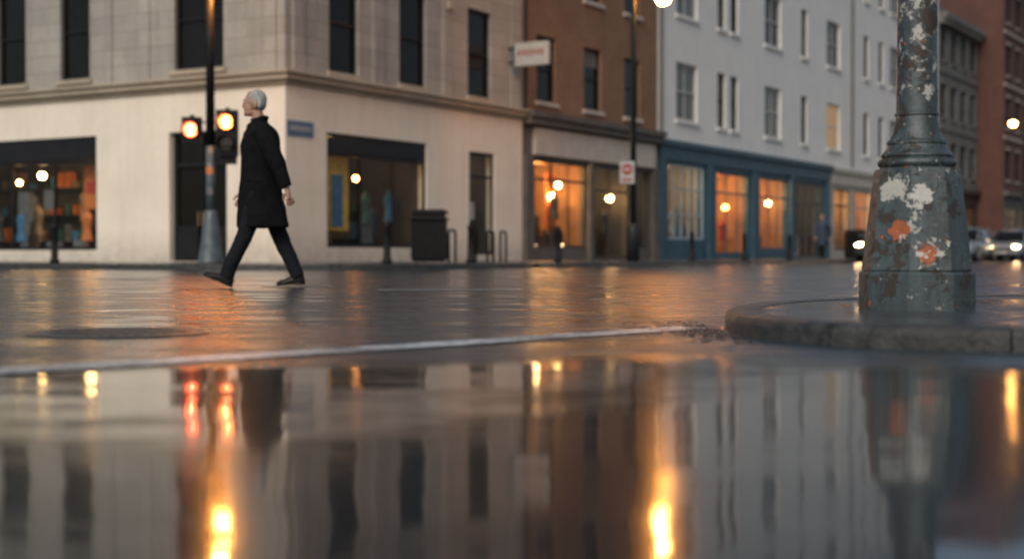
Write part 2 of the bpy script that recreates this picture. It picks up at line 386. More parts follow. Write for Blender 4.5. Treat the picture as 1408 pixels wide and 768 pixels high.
R.box(x0,x1,-.35,-.002,16.8,17.1,'white')
for u in (20.5,42.1): mb.tube([(u,-.08,4.5),(u,-.08,16.7)],.055,'greybrown',8)
R.shopwin(sh1[0],'paleframe',cols=5,rows=3); R.shopwin(sh1[1],'teal',cols=3,transom=2.7); R.shopwin(sh1[2],'teal',cols=3,transom=2.7); R.shopwin(sh1[3],'greybrown',cols=4,transom=2.6)
R.room(sh1[0],'p_tan',seed=11,goods=['p_white','p_tan','p_blue','p_grey'],shelf=True)
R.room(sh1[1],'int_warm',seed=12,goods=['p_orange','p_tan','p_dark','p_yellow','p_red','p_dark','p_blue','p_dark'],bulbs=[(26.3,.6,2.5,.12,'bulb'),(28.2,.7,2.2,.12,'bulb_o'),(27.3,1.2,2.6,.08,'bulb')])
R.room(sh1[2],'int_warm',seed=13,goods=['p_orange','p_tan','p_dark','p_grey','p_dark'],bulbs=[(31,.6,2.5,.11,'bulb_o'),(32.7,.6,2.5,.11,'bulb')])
R.room(sh1[3],'int_dark',seed=14,goods=['p_white','p_tan','p_dark'],bulbs=[(35,.9,2.6,.09,'bulb')])
for i,o in enumerate(sh2):
    R.shopwin(o,'creamshop' if i%2 else 'darkbrown',cols=2,transom=2.6)
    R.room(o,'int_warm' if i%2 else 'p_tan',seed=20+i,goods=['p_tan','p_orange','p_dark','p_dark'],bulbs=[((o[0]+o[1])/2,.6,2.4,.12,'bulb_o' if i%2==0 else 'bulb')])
    if i<3: plight('shop_light_%d'%i,B,((o[0]+o[1])/2,1.0,2.9),40,WARM)
mb.done('shopfront',B)
for i,(o,p) in enumerate(zip(sh1,(30,75,70,20))): plight('lamp_%d'%i,B,((o[0]+o[1])/2,1.0,3.0),p,WARM if i else (1,.8,.55))

# ---------- grey building and red brick
def terrace(name,x0,x1,y0,H,wm,frame,step,ww,floors,z0=5.0,fh=3.3,wh=1.9,shopm='darkbrown',lit=1,head='greybrown',seed=0):
    B=bframe(name); mb=MB(); R=Fac(mb,'R',y0)
    r=random.Random(seed)
    n=int((x1-x0)/step); up=[]
    for f in range(floors):
        for i in range(n):
            u=x0+(i+.5)*(x1-x0)/n; up.append((u-ww/2,u+ww/2,z0+f*fh,z0+f*fh+wh))
    sh=[]; k=max(1,int((x1-x0)/4.2))
    for i in range(k):
        a=x0+(i+.12)*(x1-x0)/k; b=x0+(i+.88)*(x1-x0)/k; sh.append((a,b,.5,3.3))
    R.wall(x0,x1,.1,4.2,sh,shopm); R.wall(x0,x1,4.2,H,up,wm)
    for q in ([(x0,y0,.1),(x0,14,.1),(x0,14,H),(x0,y0,H)],[(x1,y0,.1),(x1,14,.1),(x1,14,H),(x1,y0,H)],[(x0,14,.1),(x1,14,.1),(x1,14,H),(x0,14,H)]): mb.quad(q,wm)
    mb.quad([(x0,y0,H),(x1,y0,H),(x1,14,H),(x0,14,H)],'roof')
    mb.done('walls',B); mb=MB(); R.mb=mb
    for o in up: R.sash(o,frame,'dglass' if r.random()<.6 else 'gglass',cols=2,sill=head,head=head)
    R.box(x0,x1,-.3,-.002,4.0,4.3,shopm); R.box(x0,x1,-.55,-.002,H-.7,H-.35,head); R.box(x0,x1,-.35,-.002,H-1.0,H-.71,head)
    for i in range(int((x1-x0)/.8)): R.box(x0+.3+i*.8,x0+.5+i*.8,-.5,-.36,H-1.0,H-.72,head)
    for f in range(floors-1): R.box(x0,x1,-.1,-.002,z0+(f+1)*fh-.75,z0+(f+1)*fh-.55,head)
    for i,o in enumerate(sh):
        R.shopwin(o,'darkbrown',cols=2,transom=2.6); R.room(o,'int_warm' if i%2 else 'int_dark',seed=seed+i,bulbs=[((o[0]+o[1])/2,.8,2.4,.1,'bulb')])
        if i<lit: plight('shop_light_%d'%i,B,((o[0]+o[1])/2,y0+1.0,2.9),45,WARM)
    mb.done('shopfront',B)
terrace('grey_stone_building',58.03,67.5,0,14.6,'greystone','darkframe',2.3,1.1,3,shopm='darkbrown',seed=31,head='greystone')
terrace('red_brick_building',67.55,98,-1.6,18.5,'redbrick','darkframe',2.6,1.2,4,shopm='greybrown',seed=41,head='stonetrim')
terrace('brick_terrace_building',98.1,150,-1.0,15,'brown','darkframe',3,1.2,3,shopm='darkbrown',seed=61,lit=0)

# ------------------------------------------------------------------ road
m,nt,out=newmat('wet_asphalt'); p=N(nt,'ShaderNodeBsdfPrincipled'); L(nt,p.outputs[0],out.inputs[0])
co=objco(nt); sp=N(nt,'ShaderNodeSeparateXYZ'); L(nt,co,sp.inputs[0])
agg=noise(nt,co,95,5,.7); grit=noise(nt,co,28,4,.6); big=noise(nt,co,.8,5,.6); mid=noise(nt,mapping(nt,co,(.6,1.3,1)),1.5,7,.68,.4)
edge=math_(nt,'ADD',math_(nt,'SUBTRACT',4.0,sp.outputs[1]),math_(nt,'MULTIPLY',math_(nt,'SUBTRACT',mid,.5),1.6))
pud=N(nt,'ShaderNodeMapRange'); pud.interpolation_type='SMOOTHSTEP'; L(nt,edge,pud.inputs[0]); pud.inputs[1].default_value=-.5; pud.inputs[2].default_value=.25
far=ramp(nt,mid,[(.48,(0,0,0)),(.60,(1,1,1))])
farp=math_(nt,'MULTIPLY',far,.85)
puddle=math_(nt,'MAXIMUM',pud.outputs[0],farp)
cA=mixc(nt,ramp(nt,agg,[(.35,(0,0,0)),(.7,(1,1,1))]),(.008,.018,.026),(.042,.066,.082))
cA=mixc(nt,ramp(nt,big,[(.35,(0,0,0)),(.7,(1,1,1))]),cA,(.014,.028,.038))
L(nt,mixc(nt,pud.outputs[0],cA,(.002,.009,.013)),p.inputs['Base Color'])
# water film is thinner (rougher) towards the kerbed corner on the right
side=N(nt,'ShaderNodeMapRange'); L(nt,sp.outputs[0],side.inputs[0]); side.inputs[1].default_value=.35; side.inputs[2].default_value=1.0; side.inputs[3].default_value=0; side.inputs[4].default_value=.05
rr_=N(nt,'ShaderNodeMapRange'); L(nt,puddle,rr_.inputs[0]); rr_.inputs[3].default_value=.25; rr_.inputs[4].default_value=.05
L(nt,math_(nt,'ADD',math_(nt,'ADD',rr_.outputs[0],side.outputs[0]),math_(nt,'MULTIPLY',math_(nt,'SUBTRACT',big,.5),.07)),p.inputs['Coat Roughness'])
L(nt,math_(nt,'ADD',math_(nt,'MULTIPLY',rr_.outputs[0],.6),.13),p.inputs['Roughness'])
p.inputs['IOR'].default_value=1.11; p.inputs['Coat Weight'].default_value=.9; p.inputs['Coat IOR'].default_value=1.26
dry=math_(nt,'SUBTRACT',1.0,puddle)
h=math_(nt,'MULTIPLY',math_(nt,'ADD',agg,math_(nt,'MULTIPLY',grit,.9)),math_(nt,'ADD',math_(nt,'MULTIPLY',dry,.85),math_(nt,'MULTIPLY',math_(nt,'SUBTRACT',1.0,pud.outputs[0]),.15)))
b1=bump(nt,h,.65,.0045)
rip=noise(nt,mapping(nt,co,(1,1.3,1)),2.2,2,.4)
rip2=noise(nt,mapping(nt,co,(.8,1.5,1)),9,2,.5)
b2=bump(nt,rip,.5,.007,b1); b3=bump(nt,rip2,.55,.0011,b2)
L(nt,b3,p.inputs['Normal']); L(nt,b3,p.inputs['Coat Normal']); M['asphalt']=m
me=MB(); me.quad([(-400,-120,0),(400,-120,0),(400,700,0),(-400,700,0)],'asphalt'); me.done('road')

m,nt,out=newmat('wet_paving'); p=N(nt,'ShaderNodeBsdfPrincipled'); L(nt,p.outputs[0],out.inputs[0]); co=objco(nt)
b=N(nt,'ShaderNodeTexBrick'); L(nt,co,b.inputs['Vector']); b.inputs['Scale'].default_value=1; b.inputs['Brick Width'].default_value=.6; b.inputs['Row Height'].default_value=.6; b.inputs['Mortar Size'].default_value=.006
b.inputs['Color1'].default_value=(.075,.088,.098,1); b.inputs['Color2'].default_value=(.052,.062,.07,1); b.inputs['Mortar'].default_value=(.015,.015,.015,1)
n=noise(nt,co,1.2,6,.6); f2=noise(nt,co,60,4,.6)
L(nt,mixc(nt,math_(nt,'MULTIPLY',n,.7),b.outputs[0],(.022,.027,.032)),p.inputs['Base Color'])
L(nt,ramp(nt,n,[(.4,(.14,.14,.14)),(.65,(.42,.42,.42))]),p.inputs['Roughness']); p.inputs['IOR'].default_value=1.33
L(nt,bump(nt,math_(nt,'ADD',math_(nt,'MULTIPLY',b.outputs['Fac'],-1.5),f2),.5,.003),p.inputs['Normal']); M['paving']=m
m,nt,out=newmat('kerb_granite'); p=N(nt,'ShaderNodeBsdfPrincipled'); L(nt,p.outputs[0],out.inputs[0]); co=objco(nt)
n=noise(nt,co,3,6,.6); f2=noise(nt,co,70,5,.7); f3=noise(nt,co,14,5,.7)
col=mixc(nt,f2,(.020,.021,.02),(.078,.079,.073)); col=mixc(nt,ramp(nt,f3,[(.42,(0,0,0)),(.62,(.9,.9,.9))]),col,(.012,.014,.012))
L(nt,col,p.inputs['Base Color']); L(nt,ramp(nt,n,[(.35,(.2,.2,.2)),(.7,(.5,.5,.5))]),p.inputs['Roughness'])
L(nt,bump(nt,math_(nt,'ADD',f2,math_(nt,'MULTIPLY',f3,2)),.9,.007),p.inputs['Normal']); M['kerb']=m

def offset_poly(pts,d):
    res=[]
    for i,p in enumerate(pts):
        a=pts[max(i-1,0)]; b=pts[min(i+1,len(pts)-1)]
        t=(Vector(b)-Vector(a)).normalized(); nrm=Vector((-t.y,t.x)) 
        res.append(Vector(p)+nrm*d)
    return res
def resample(pts,step):
    out=[Vector(pts[0])]; acc=0
    for a,b in zip(pts,pts[1:]):
        a=Vector(a);b=Vector(b);l=(b-a).length
        if l<1e-9: continue
        t=step-acc
        while t<=l:
            out.append(a+(b-a)*t/l); t+=step
        acc=l-(t-step)
    return out
def kerb(mb,pts,h,w,stone,sgn=1,gap=.006,step=.06):
    ps=resample(pts,step); per=max(2,int(stone/step))
    prof=[(0,-.05),(0,h-.028),(.004,h-.014),(.012,h-.005),(.026,h),(w,h),(w,-.05)]
    i=0
    full=[offset_poly(ps,sgn*o) for o,_ in prof]
    while i<len(ps)-1:
        j=min(i+per,len(ps)-1); seg=ps[i:j+1]
        rings=[]
        dz=random.uniform(-.002,.002)
        for k in range(len(seg)):
            rings.append([Vector((full[q][i+k].x,full[q][i+k].y,prof[q][1]+(dz if prof[q][1]>0 else 0))) for q in range(len(prof))])
        def sh(r0,r1): 
            for q in range(len(r0)):
                d=(r1[q]-r0[q]); 
                if d.length>1e-6: r0[q]=r0[q]+d.normalized()*gap/2
        sh(rings[0],rings[1]); sh(rings[-1],rings[-2])
        mb.loft(rings,'kerb',True); i=j
ol=[(-5.5,90),(-5.5,-2.0)]
for i in range(1,13):
    a=math.radians(180+90*i/12); ol.append((-2.0+3.5*math.cos(a),-2.0+3.5*math.sin(a)))
ol.append((150,-5.5))
P_=empty('pavement',C,TH)
mb=MB(); inner=offset_poly(resample(ol,.5),.15)
poly=[(p.x,p.y,.118) for p in inner]+[(150,3,.118),(3,3,.118),(3,90,.118)]
mb.quad(poly,'paving'); mb.done('paving_slabs',P_)
mb=MB(); kerb(mb,ol,.12,.16,1.0,1,step=.5); mb.done('kerb_stones',P_)
isl=[(7.5,3.9),(4.5,4.05),(2.6,4.25),(1.6,4.47),(1.2,4.66),(.96,4.95),(.84,5.35),(.86,5.85),(.98,6.45),(1.28,7.1),(1.85,7.7),(2.9,8.25),(4.5,8.7),(8,9.2)]
def catmull(p,n=12):
    p=[Vector(q) for q in p]; out=[]
    for i in range(len(p)-1):
        a=p[max(i-1,0)];b=p[i];c=p[i+1];d=p[min(i+2,len(p)-1)]
        for k in range(n):
            t=k/n; out.append(.5*((2*b)+(c-a)*t+(2*a-5*b+4*c-d)*t*t+(3*b-a-3*c+d)*t**3))
    out.append(p[-1]); return out
cp=catmull(isl); KH=.075
I_=empty('corner_pavement'); mb=MB(); kerb(mb,cp,KH,.15,.62,-1,step=.04); mb.done('kerb_stones',I_,smooth=False)
mb=MB(); inn=offset_poly(cp,-.145); mb.quad([(q.x,q.y,KH-.004) for q in inn]+[(8,4.1,KH-.004)],'paving'); mb.done('paving_slabs',I_)

m,nt,out=newmat('worn_road_paint'); p=N(nt,'ShaderNodeBsdfPrincipled'); L(nt,p.outputs[0],out.inputs[0]); co=objco(nt)
w=noise(nt,co,26,7,.75); w2=noise(nt,co,3,4,.6)
f=ramp(nt,math_(nt,'ADD',w,math_(nt,'MULTIPLY',w2,.5)),[(.66,(0,0,0)),(.84,(1,1,1))])
L(nt,mixc(nt,f,(.66,.70,.72),(.12,.13,.135)),p.inputs['Base Color']); p.inputs['Roughness'].default_value=.35; p.inputs['IOR'].default_value=1.3
L(nt,bump(nt,noise(nt,co,90,4,.7),.5,.003),p.inputs['Normal']); M['paint']=m
m2=mat('faded_road_paint',(.30,.31,.31),(.05,.056,.06),9,.3,bmp=.003,bscale=90); M['fpaint']=m2
def strip(name,pts,w,z=.004,m='paint'):
    pts=[Vector(q) for q in pts]; rz=random.Random(4)
    a=offset_poly(pts,w/2); b=offset_poly(pts,-w/2); mb=MB()
    a=[q+Vector((0,rz.uniform(-.008,.008))) for q in a]; b=[q+Vector((0,rz.uniform(-.008,.008))) for q in b]
    for i in range(len(pts)-1): mb.quad([(a[i].x,a[i].y,z),(a[i+1].x,a[i+1].y,z),(b[i+1].x,b[i+1].y,z),(b[i].x,b[i].y,z)],m)
    return mb.done(name)
strip('road_marking',catmull([(-3.2,2.3),(-1.9,3.2),(-1.3,3.72),(-.665,4.38),(-.1,5.0),(.26,5.42),(.6,5.78),(.74,5.95)],20),.19)
for xa,xb,d in ((-6.6,-4.35,17.65),(-2.35,-1.7,13.65),(-1.13,-.02,12.25),(2.8,3.8,18.2),(.28,1.67,21.4)):
    strip('road_marking',[(xa,d),(xb,d+.15)],.45 if d<16 else .9,m='fpaint')

mh=empty('manhole_cover',(-1.5,5.55,0)); mb=MB()
iron=mat('cast_iron',(.03,.036,.04),(.05,.055,.06),20,.35,.2,bmp=.002)
rings=[]
for r,z in ((.345,.001),(.345,.004),(.325,.006),(.318,.002),(.305,.002),(.30,.005),(.02,.005)):
    rings.append([Vector((r*math.cos(2*math.pi*j/48),r*math.sin(2*math.pi*j/48),z)) for j in range(48)])
mb.loft(rings,iron)
for i in range(-6,7):
    for j in range(-6,7):
        if i*i+j*j<38: mb.box(i*.042-.013,i*.042+.013,j*.042-.013,j*.042+.013,.0051,.0075,iron)
mb.done('cover',mh)
mb=MB(); r=random.Random(5); grv=mat('road_grit',(.03,.026,.024),(.08,.068,.055),20,.35)
for i in range(420):
    a=.85-abs(r.gauss(0,.16)); d=r.gauss(5.7,.33); s=r.uniform(.002,.008)
    if a>.82 : continue
    mb.ball((a,d,s*.4),(s*r.uniform(.7,1.4),s*r.uniform(.7,1.4),s*.6),grv,6)
mb.done('gravel')
mb=MB(); r=random.Random(9); lf=mat('fallen_leaf',(.35,.13,.03),(.18,.07,.02),20,.5)
for (a,d,z) in ((2.25,6.9,KH),(2.55,7.4,KH),(2.0,6.6,KH),(2.4,5.6,KH),(2.1,7.2,KH),(1.45,6.3,KH),(1.3,5.6,KH),(.3,6.6,0),(-.9,6.2,0),(.1,8.0,0)):
    t=r.uniform(0,6); n=9; pts=[]
    for j in range(n):
        q=2*math.pi*j/n; rr2=.025*(1 if j%2 else .6); pts.append((a+rr2*math.cos(q+t),d+rr2*math.sin(q+t),z+.006+.004*math.sin(3*q)))
    mb.quad(pts,lf)
mb.done('fallen_leaves')

# ------------------------------------------------------------------ peeling lamp column
m,nt,out=newmat('peeling_paint'); p=N(nt,'ShaderNodeBsdfPrincipled'); L(nt,p.outputs[0],out.inputs[0]); co=objco(nt)
n1=noise(nt,co,10,9,.75,.3); n2=noise(nt,mapping(nt,co,(1,1,1),(5,3,2)),19,9,.74,.5); n3=noise(nt,mapping(nt,co,(1,1,.5),(1,9,2)),3.2,5,.6); n4=noise(nt,co,45,5,.7); nS=noise(nt,mapping(nt,co,(9,9,.8)),1.5,5,.6)
so=N(nt,'ShaderNodeSeparateXYZ'); L(nt,co,so.inputs[0])
hi=N(nt,'ShaderNodeMapRange'); L(nt,so.outputs[2],hi.inputs[0]); hi.inputs[1].default_value=.55; hi.inputs[2].default_value=.9
paint=mixc(nt,ramp(nt,n3,[(.35,(0,0,0)),(.65,(1,1,1))]),(.066,.092,.098),(.036,.054,.06))
paint=mixc(nt,math_(nt,'MULTIPLY',ramp(nt,nS,[(.42,(0,0,0)),(.65,(1,1,1))]),.65),paint,(.014,.018,.019))
paint=mixc(nt,math_(nt,'MULTIPLY',ramp(nt,n4,[(.5,(0,0,0)),(.75,(1,1,1))]),.35),paint,(.13,.155,.15))
dist=N(nt,'ShaderNodeTexNoise'); dist.inputs['Scale'].default_value=26; dist.inputs['Detail'].default_value=9; dist.inputs['Roughness'].default_value=.72; L(nt,co,dist.inputs['Vector'])
def blob(cen,rad,amp=.15):
    v=N(nt,'ShaderNodeVectorMath'); v.operation='DISTANCE'; L(nt,co,v.inputs[0]); v.inputs[1].default_value=cen
    a=math_(nt,'ADD',v.outputs['Value'],math_(nt,'MULTIPLY',math_(nt,'SUBTRACT',dist.outputs[0],.5),amp*1.6))
    return math_(nt,'LESS_THAN',a,rad)
def mx(a,b): return math_(nt,'MAXIMUM',a,b)
zone=noise(nt,mapping(nt,co,(1,1,1),(2,2,8)),2.5,3,.5)
whiteM=math_(nt,'GREATER_THAN',math_(nt,'ADD',math_(nt,'ADD',n2,math_(nt,'MULTIPLY',math_(nt,'SUBTRACT',zone,.5),.3)),math_(nt,'MULTIPLY',hi.outputs[0],.045)),.62)
for cen,rad in (((-.03,-.18,.47),.05),((-.135,-.12,.50),.05),((-.07,-.2,.36),.03),((.0,-.2,.235),.045),((.03,-.08,.92),.025),((-.02,-.085,1.15),.03),((.08,-.19,.28),.015)):
    whiteM=mx(whiteM,blob(cen,rad))
darkM=math_(nt,'GREATER_THAN',math_(nt,'ADD',n1,math_(nt,'MULTIPLY',hi.outputs[0],.035)),.565)
for cen,rad in (((-.1,-.17,.20),.02),((.12,-.15,.42),.04),((.1,-.05,.78),.02),((.04,-.08,1.2),.05),((-.06,-.07,1.02),.03),((.15,-.15,.1),.03),((.0,-.1,1.35),.05)):
    darkM=mx(darkM,blob(cen,rad))
orM=mx(blob((-.125,-.16,.33),.045,.11),blob((-.01,-.2,.232),.042,.07)); orM=mx(orM,math_(nt,'GREATER_THAN',noise(nt,mapping(nt,co,(1,1,1),(7,7,7)),13,8,.74),.64))
col=mixc(nt,whiteM,paint,mixc(nt,n4,(.52,.51,.46),(.28,.29,.27)))
col=mixc(nt,darkM,col,mixc(nt,n4,(.016,.014,.013),(.065,.045,.032)))
col=mixc(nt,orM,col,mixc(nt,n4,(.46,.12,.04),(.22,.07,.03)))
for cen,rad in (((-.03,-.18,.47),.045),((-.035,-.2,.228),.010),((.02,-.2,.225),.010),((-.11,-.17,.30),.006)):
    col=mixc(nt,blob(cen,rad),col,mixc(nt,n4,(.58,.57,.52),(.35,.35,.33)))
L(nt,col,p.inputs['Base Color'])
anyM=mx(mx(darkM,whiteM),orM)
L(nt,math_(nt,'ADD',math_(nt,'MULTIPLY',anyM,.3),.33),p.inputs['Roughness'])
hh=math_(nt,'ADD',math_(nt,'MULTIPLY',anyM,-1.0),math_(nt,'MULTIPLY',n4,.5))
L(nt,bump(nt,math_(nt,'ADD',hh,math_(nt,'MULTIPLY',n1,1.2)),.9,.005),p.inputs['Normal'])
M['peel']=m
LP=empty('street_lamp',((1260-704)/2000*6.15,6.15,KH-.004)); mb=MB()
def pr_ring(r,z,oc,n=64):
    out=[]
    for j in range(n):
        a=2*math.pi*j/n+math.pi/8; k=a%(math.pi/4)-math.pi/8
        ro=r*math.cos(math.pi/8)/math.cos(k)*1.03
        q=oc*ro+(1-oc)*r; b=a-math.pi/8
        out.append(Vector((q*math.cos(b),q*math.sin(b),z)))
    return out
prof=[(.234,0,1),(.234,.148,1),(.228,.156,1),(.216,.157,1),(.216,.164,1),(.222,.166,1),(.219,.178,1),(.208,.28,1),(.197,.38,1),(.185,.48,1),(.175,.565,1),(.170,.588,1),
(.150,.592,.4),(.150,.598,.2),(.158,.602,0),(.162,.612,0),(.158,.624,0),(.148,.630,0),(.143,.636,0),(.149,.642,0),(.148,.650,0),(.134,.662,0),(.124,.675,0),(.120,.690,0),(.124,.694,0),(.124,.706,0),(.112,.712,0),(.098,.74,0),(.090,.78,0),(.087,.81,0),(.092,.814,0),(.092,.824,0),(.086,.828,0),
(.083,1.1,0),(.081,1.5,0),(.078,2.2,0),(.085,2.21,0),(.085,2.25,0),(.078,2.26,0),(.068,3.8,0),(.09,3.83,0),(.06,3.9,0)]
mb.loft([pr_ring(r,z,o) for r,z,o in prof],'peel'); o=mb.done('column',LP); autosmooth(o,28)
mb=MB()
mb.loft([pr_ring(r,z,1) for r,z in ((.06,3.9),(.12,3.95),(.16,4.0))],'blackframe')
mb.loft([pr_ring(r,z,1) for r,z in ((.15,4.001),(.22,4.45))],emis('lamp_glass_faint_glow',(1,.6,.3),.3))  # lantern glass with a weak warm glow put into its material
mb.loft([pr_ring(r,z,1) for r,z in ((.26,4.451),(.2,4.55),(.05,4.7),(.02,4.82))],'blackframe'); mb.done('lantern',LP)
mb=MB()
for a in range(8):
    ang=math.pi/8+a*math.pi/4
    mb.ball((.222*math.cos(ang)*.97,.222*math.sin(ang)*.97,.10),.011,'peel',8)
mb.done('bolts',LP,smooth=True)

# ------------------------------------------------------------------ people
coatM=mat('black_wool_coat',(.006,.006,.007),(.010,.010,.011),30,.95,bmp=.003,bscale=60,ior=1.2)
trouM=mat('dark_trousers',(.013,.015,.019),(.008,.009,.012),30,.9,bmp=.003,bscale=30,ior=1.25)
shoeM=mat('black_leather',(.007,.0065,.0065),(.011,.010,.010),10,.4,ior=1.3)
skinM=mat('skin',(.42,.25,.18),(.34,.18,.13),25,.5)
hairM=mat('white_hair',(.46,.45,.43),(.17,.165,.16),85,.7,bmp=.006,bscale=140)
shirtM=mat('shirt',(.5,.5,.5),(.4,.4,.4),5,.7)
def addrem(o,vs,sm=6):
    r=o.modifiers.new('rm','REMESH'); r.mode='VOXEL'; r.voxel_size=vs; r.use_smooth_shade=True
    s=o.modifiers.new('sm','SMOOTH'); s.factor=.5; s.iterations=sm
def person(name,loc,rz=0,scale=1,coat=coatM,hair=hairM,trou=trouM):
    E=empty(name,loc,rz); E.scale=(scale,)*3
    mb=MB(); rings=[]
    for z,cx,a,b in ((.545,.068,.228,.205),(.56,.07,.240,.215),(.65,.06,.228,.21),(.8,.045,.210,.195),(.93,.04,.190,.187),(1.05,.04,.175,.18),(1.18,.046,.175,.19),(1.3,.05,.172,.2),(1.38,.053,.165,.2),(1.43,.053,.145,.18),(1.47,.048,.115,.14),(1.50,.035,.088,.095),(1.545,.025,.072,.075)):
        ring=[]
        for j in range(40):
            t=2*math.pi*j/40; fold=1+(.03*math.sin(5*t+z*6)*max(0,(1.0-z))*2)
            ring.append(Vector((cx+a*fold*math.cos(t),b*fold*math.sin(t),z)))
        rings.append(ring)
    mb.loft(rings,coat)
    mb.ball((.085,-.175,1.41),(.09,.08,.08),coat); mb.ball((.07,.175,1.41),(.09,.08,.08),coat)
    mb.tube([(.09,-.19,1.43),(.14,-.225,1.32),(.21,-.25,1.18),(.245,-.255,1.11),(.28,-.255,1.02),(.318,-.25,.905)],[.082,.084,.076,.072,.066,.058],coat,16)
    mb.tube([(.06,.19,1.43),(.02,.23,1.3),(-.03,.25,1.16),(-.06,.25,1.09),(-.10,.245,1.01),(-.155,.23,.90)],[.082,.078,.068,.064,.058,.052],coat,16)
    mb.tube([(-.085,0,1.40),(-.06,-.055,1.47),(.01,-.085,1.52),(.085,-.06,1.545),(.105,0,1.55),(.085,.06,1.545),(.01,.085,1.52),(-.06,.055,1.47),(-.085,0,1.40)],[.014,.02,.024,.024,.024,.024,.024,.02,.014],coat,10)
    mb.tube([(-.09,-.03,1.42),(-.118,-.05,1.3),(-.122,-.03,1.15),(-.135,-.02,.95),(-.165,-.02,.6)],[.014,.018,.012,.012,.012],coat,8)
    mb.tube([(-.05,-.178,.98),(.06,-.186,.97)],[.012,.012],coat,8)
    o=mb.done('coat',E); addrem(o,.011,4)
    tx=bpy.data.textures.new('folds','CLOUDS'); tx.noise_scale=.16; tx.noise_depth=2
    d=o.modifiers.new('dp','DISPLACE'); d.texture=tx; d.strength=.022; d.mid_level=.5
    mb=MB(); mb.ball((.05,0,.9),(.13,.16,.14),trou)
    mb.tube([(.04,-.09,.92),(-.01,-.095,.72),(-.075,-.095,.50),(-.12,-.095,.40),(-.20,-.095,.24),(-.262,-.095,.085)],[.098,.092,.077,.074,.068,.064],trou,16)
    mb.tube([(.06,.09,.92),(.13,.095,.70),(.20,.095,.48),(.245,.095,.38),(.31,.095,.24),(.375,.095,.095)],[.098,.092,.077,.074,.068,.062],trou,16)
    o=mb.done('trousers',E); addrem(o,.01,3)
    tx=bpy.data.textures.new('folds2','CLOUDS'); tx.noise_scale=.09
    d=o.modifiers.new('dp','DISPLACE'); d.texture=tx; d.strength=.018; d.mid_level=.5
    def shoe(heel,toe,ycen):
        h=Vector((heel[0],0,heel[1])); t=Vector((toe[0],0,toe[1])); ax=(t-h).normalized(); up=Vector((-ax.z,0,ax.x))
        if up.z<0: up=-up
        mb=MB(); Lg=(t-h).length; rings=[]
        for s,wd,ht in ((0,.022,.05),(.04,.034,.075),(.2,.036,.088),(.38,.036,.085),(.55,.042,.06),(.72,.047,.045),(.87,.042,.038),(.96,.03,.03),(1,.012,.02)):
            ring=[]
            for j in range(18):
                a=2*math.pi*j/18; zz=max(math.sin(a),-.35); 
                zz=(zz+.35)/1.35
                ring.append(h+ax*(s*Lg)+Vector((0,ycen+wd*math.cos(a),0))+up*(.012+zz*ht))
            rings.append(ring)
        mb.loft(rings,shoeM)
        rings=[]
        for s,wd in ((-.01,.02),(.03,.036),(.2,.038),(.4,.034),(.6,.044),(.75,.05),(.9,.043),(.98,.028),(1.01,.01)):
            c=h+ax*(s*Lg); th=.02 if s<.3 else .011
            rings.append([c+Vector((0,ycen-wd,0))+up*(.012-th),c+Vector((0,ycen+wd,0))+up*(.012-th),c+Vector((0,ycen+wd,0))+up*.016,c+Vector((0,ycen-wd,0))+up*.016])
        mb.loft(rings,shoeM)
        o=mb.done('shoe',E,smooth=True)
    shoe((-.205,.012),(-.462,.112),-.095); shoe((.435,.035),(.175,.01),.095)
    mb=MB()
    mb.tube([(.05,0,1.44),(.03,0,1.53),(.01,0,1.61)],[.06,.056,.054],skinM,16)
    mb.ball((.0,0,1.70),(.097,.075,.098),skinM,24); mb.ball((-.05,0,1.645),(.052,.056,.078),skinM,20)
    mb.ball((-.045,0,1.60),(.06,.05,.04),skinM,16); mb.ball((-.086,0,1.583),(.022,.026,.02),skinM,12)
    mb.tube([(-.092,0,1.70),(-.108,0,1.675),(-.124,0,1.652),(-.108,0,1.642)],[.009,.012,.016,.012],skinM,10)
    mb.ball((-.111,-.013,1.650),.010,skinM,8); mb.ball((-.111,.013,1.650),.010,skinM,8)
    mb.tube([(-.082,-.045,1.712),(-.096,0,1.708),(-.082,.045,1.712)],[.01,.013,.01],skinM,8)
    mb.ball((-.098,0,1.622),(.011,.024,.006),skinM,10); mb.ball((-.096,0,1.611),(.011,.022,.007),skinM,10)
    mb.ball((-.066,-.04,1.655),(.02,.016,.022),skinM,10); mb.ball((-.066,.04,1.655),(.02,.016,.022),skinM,10)
    for s in(-1,1):
        mb.ball((.012,s*.081,1.668),(.02,.010,.034),skinM,12); mb.ball((.008,s*.079,1.642),(.012,.008,.014),skinM,10)
    o=mb.done('head',E); addrem(o,.0045,2)
    mb=MB()
    eye=mat('eye',(.5,.5,.48),(.4,.4,.4),5,.2); iris=mat('iris',(.03,.03,.03),None,5,.2)
    for s in(-1,1):
        mb.ball((-.082,s*.031,1.690),.0125,eye,12); mb.ball((-.0905,s*.031,1.689),.0065,iris,10)
        mb.tube([(-.088,s*.048,1.708),(-.101,s*.03,1.714),(-.104,s*.014,1.711)],[.003,.006,.004],hair,8)
    mb.done('eyes',E,smooth=True)
    mb=MB(); rh=random.Random(2)
    mb.ball((.018,0,1.712),(.086,.0765,.092),hair,24); mb.ball((.042,0,1.675),(.058,.070,.066),hair,18)
    mb.tube([(-.060,-.03,1.768),(-.052,0,1.779),(-.060,.03,1.768)],[.012,.015,.012],hair,10)
    mb.ball((-.015,-.053,1.740),(.046,.023,.036),hair,12); mb.ball((-.015,.053,1.740),(.046,.023,.036),hair,12)
    for s in(-1,1):
        mb.ball((-.018,s*.070,1.695),(.012,.009,.028),hair,10); mb.ball((.048,s*.066,1.672),(.026,.016,.042),hair,12)
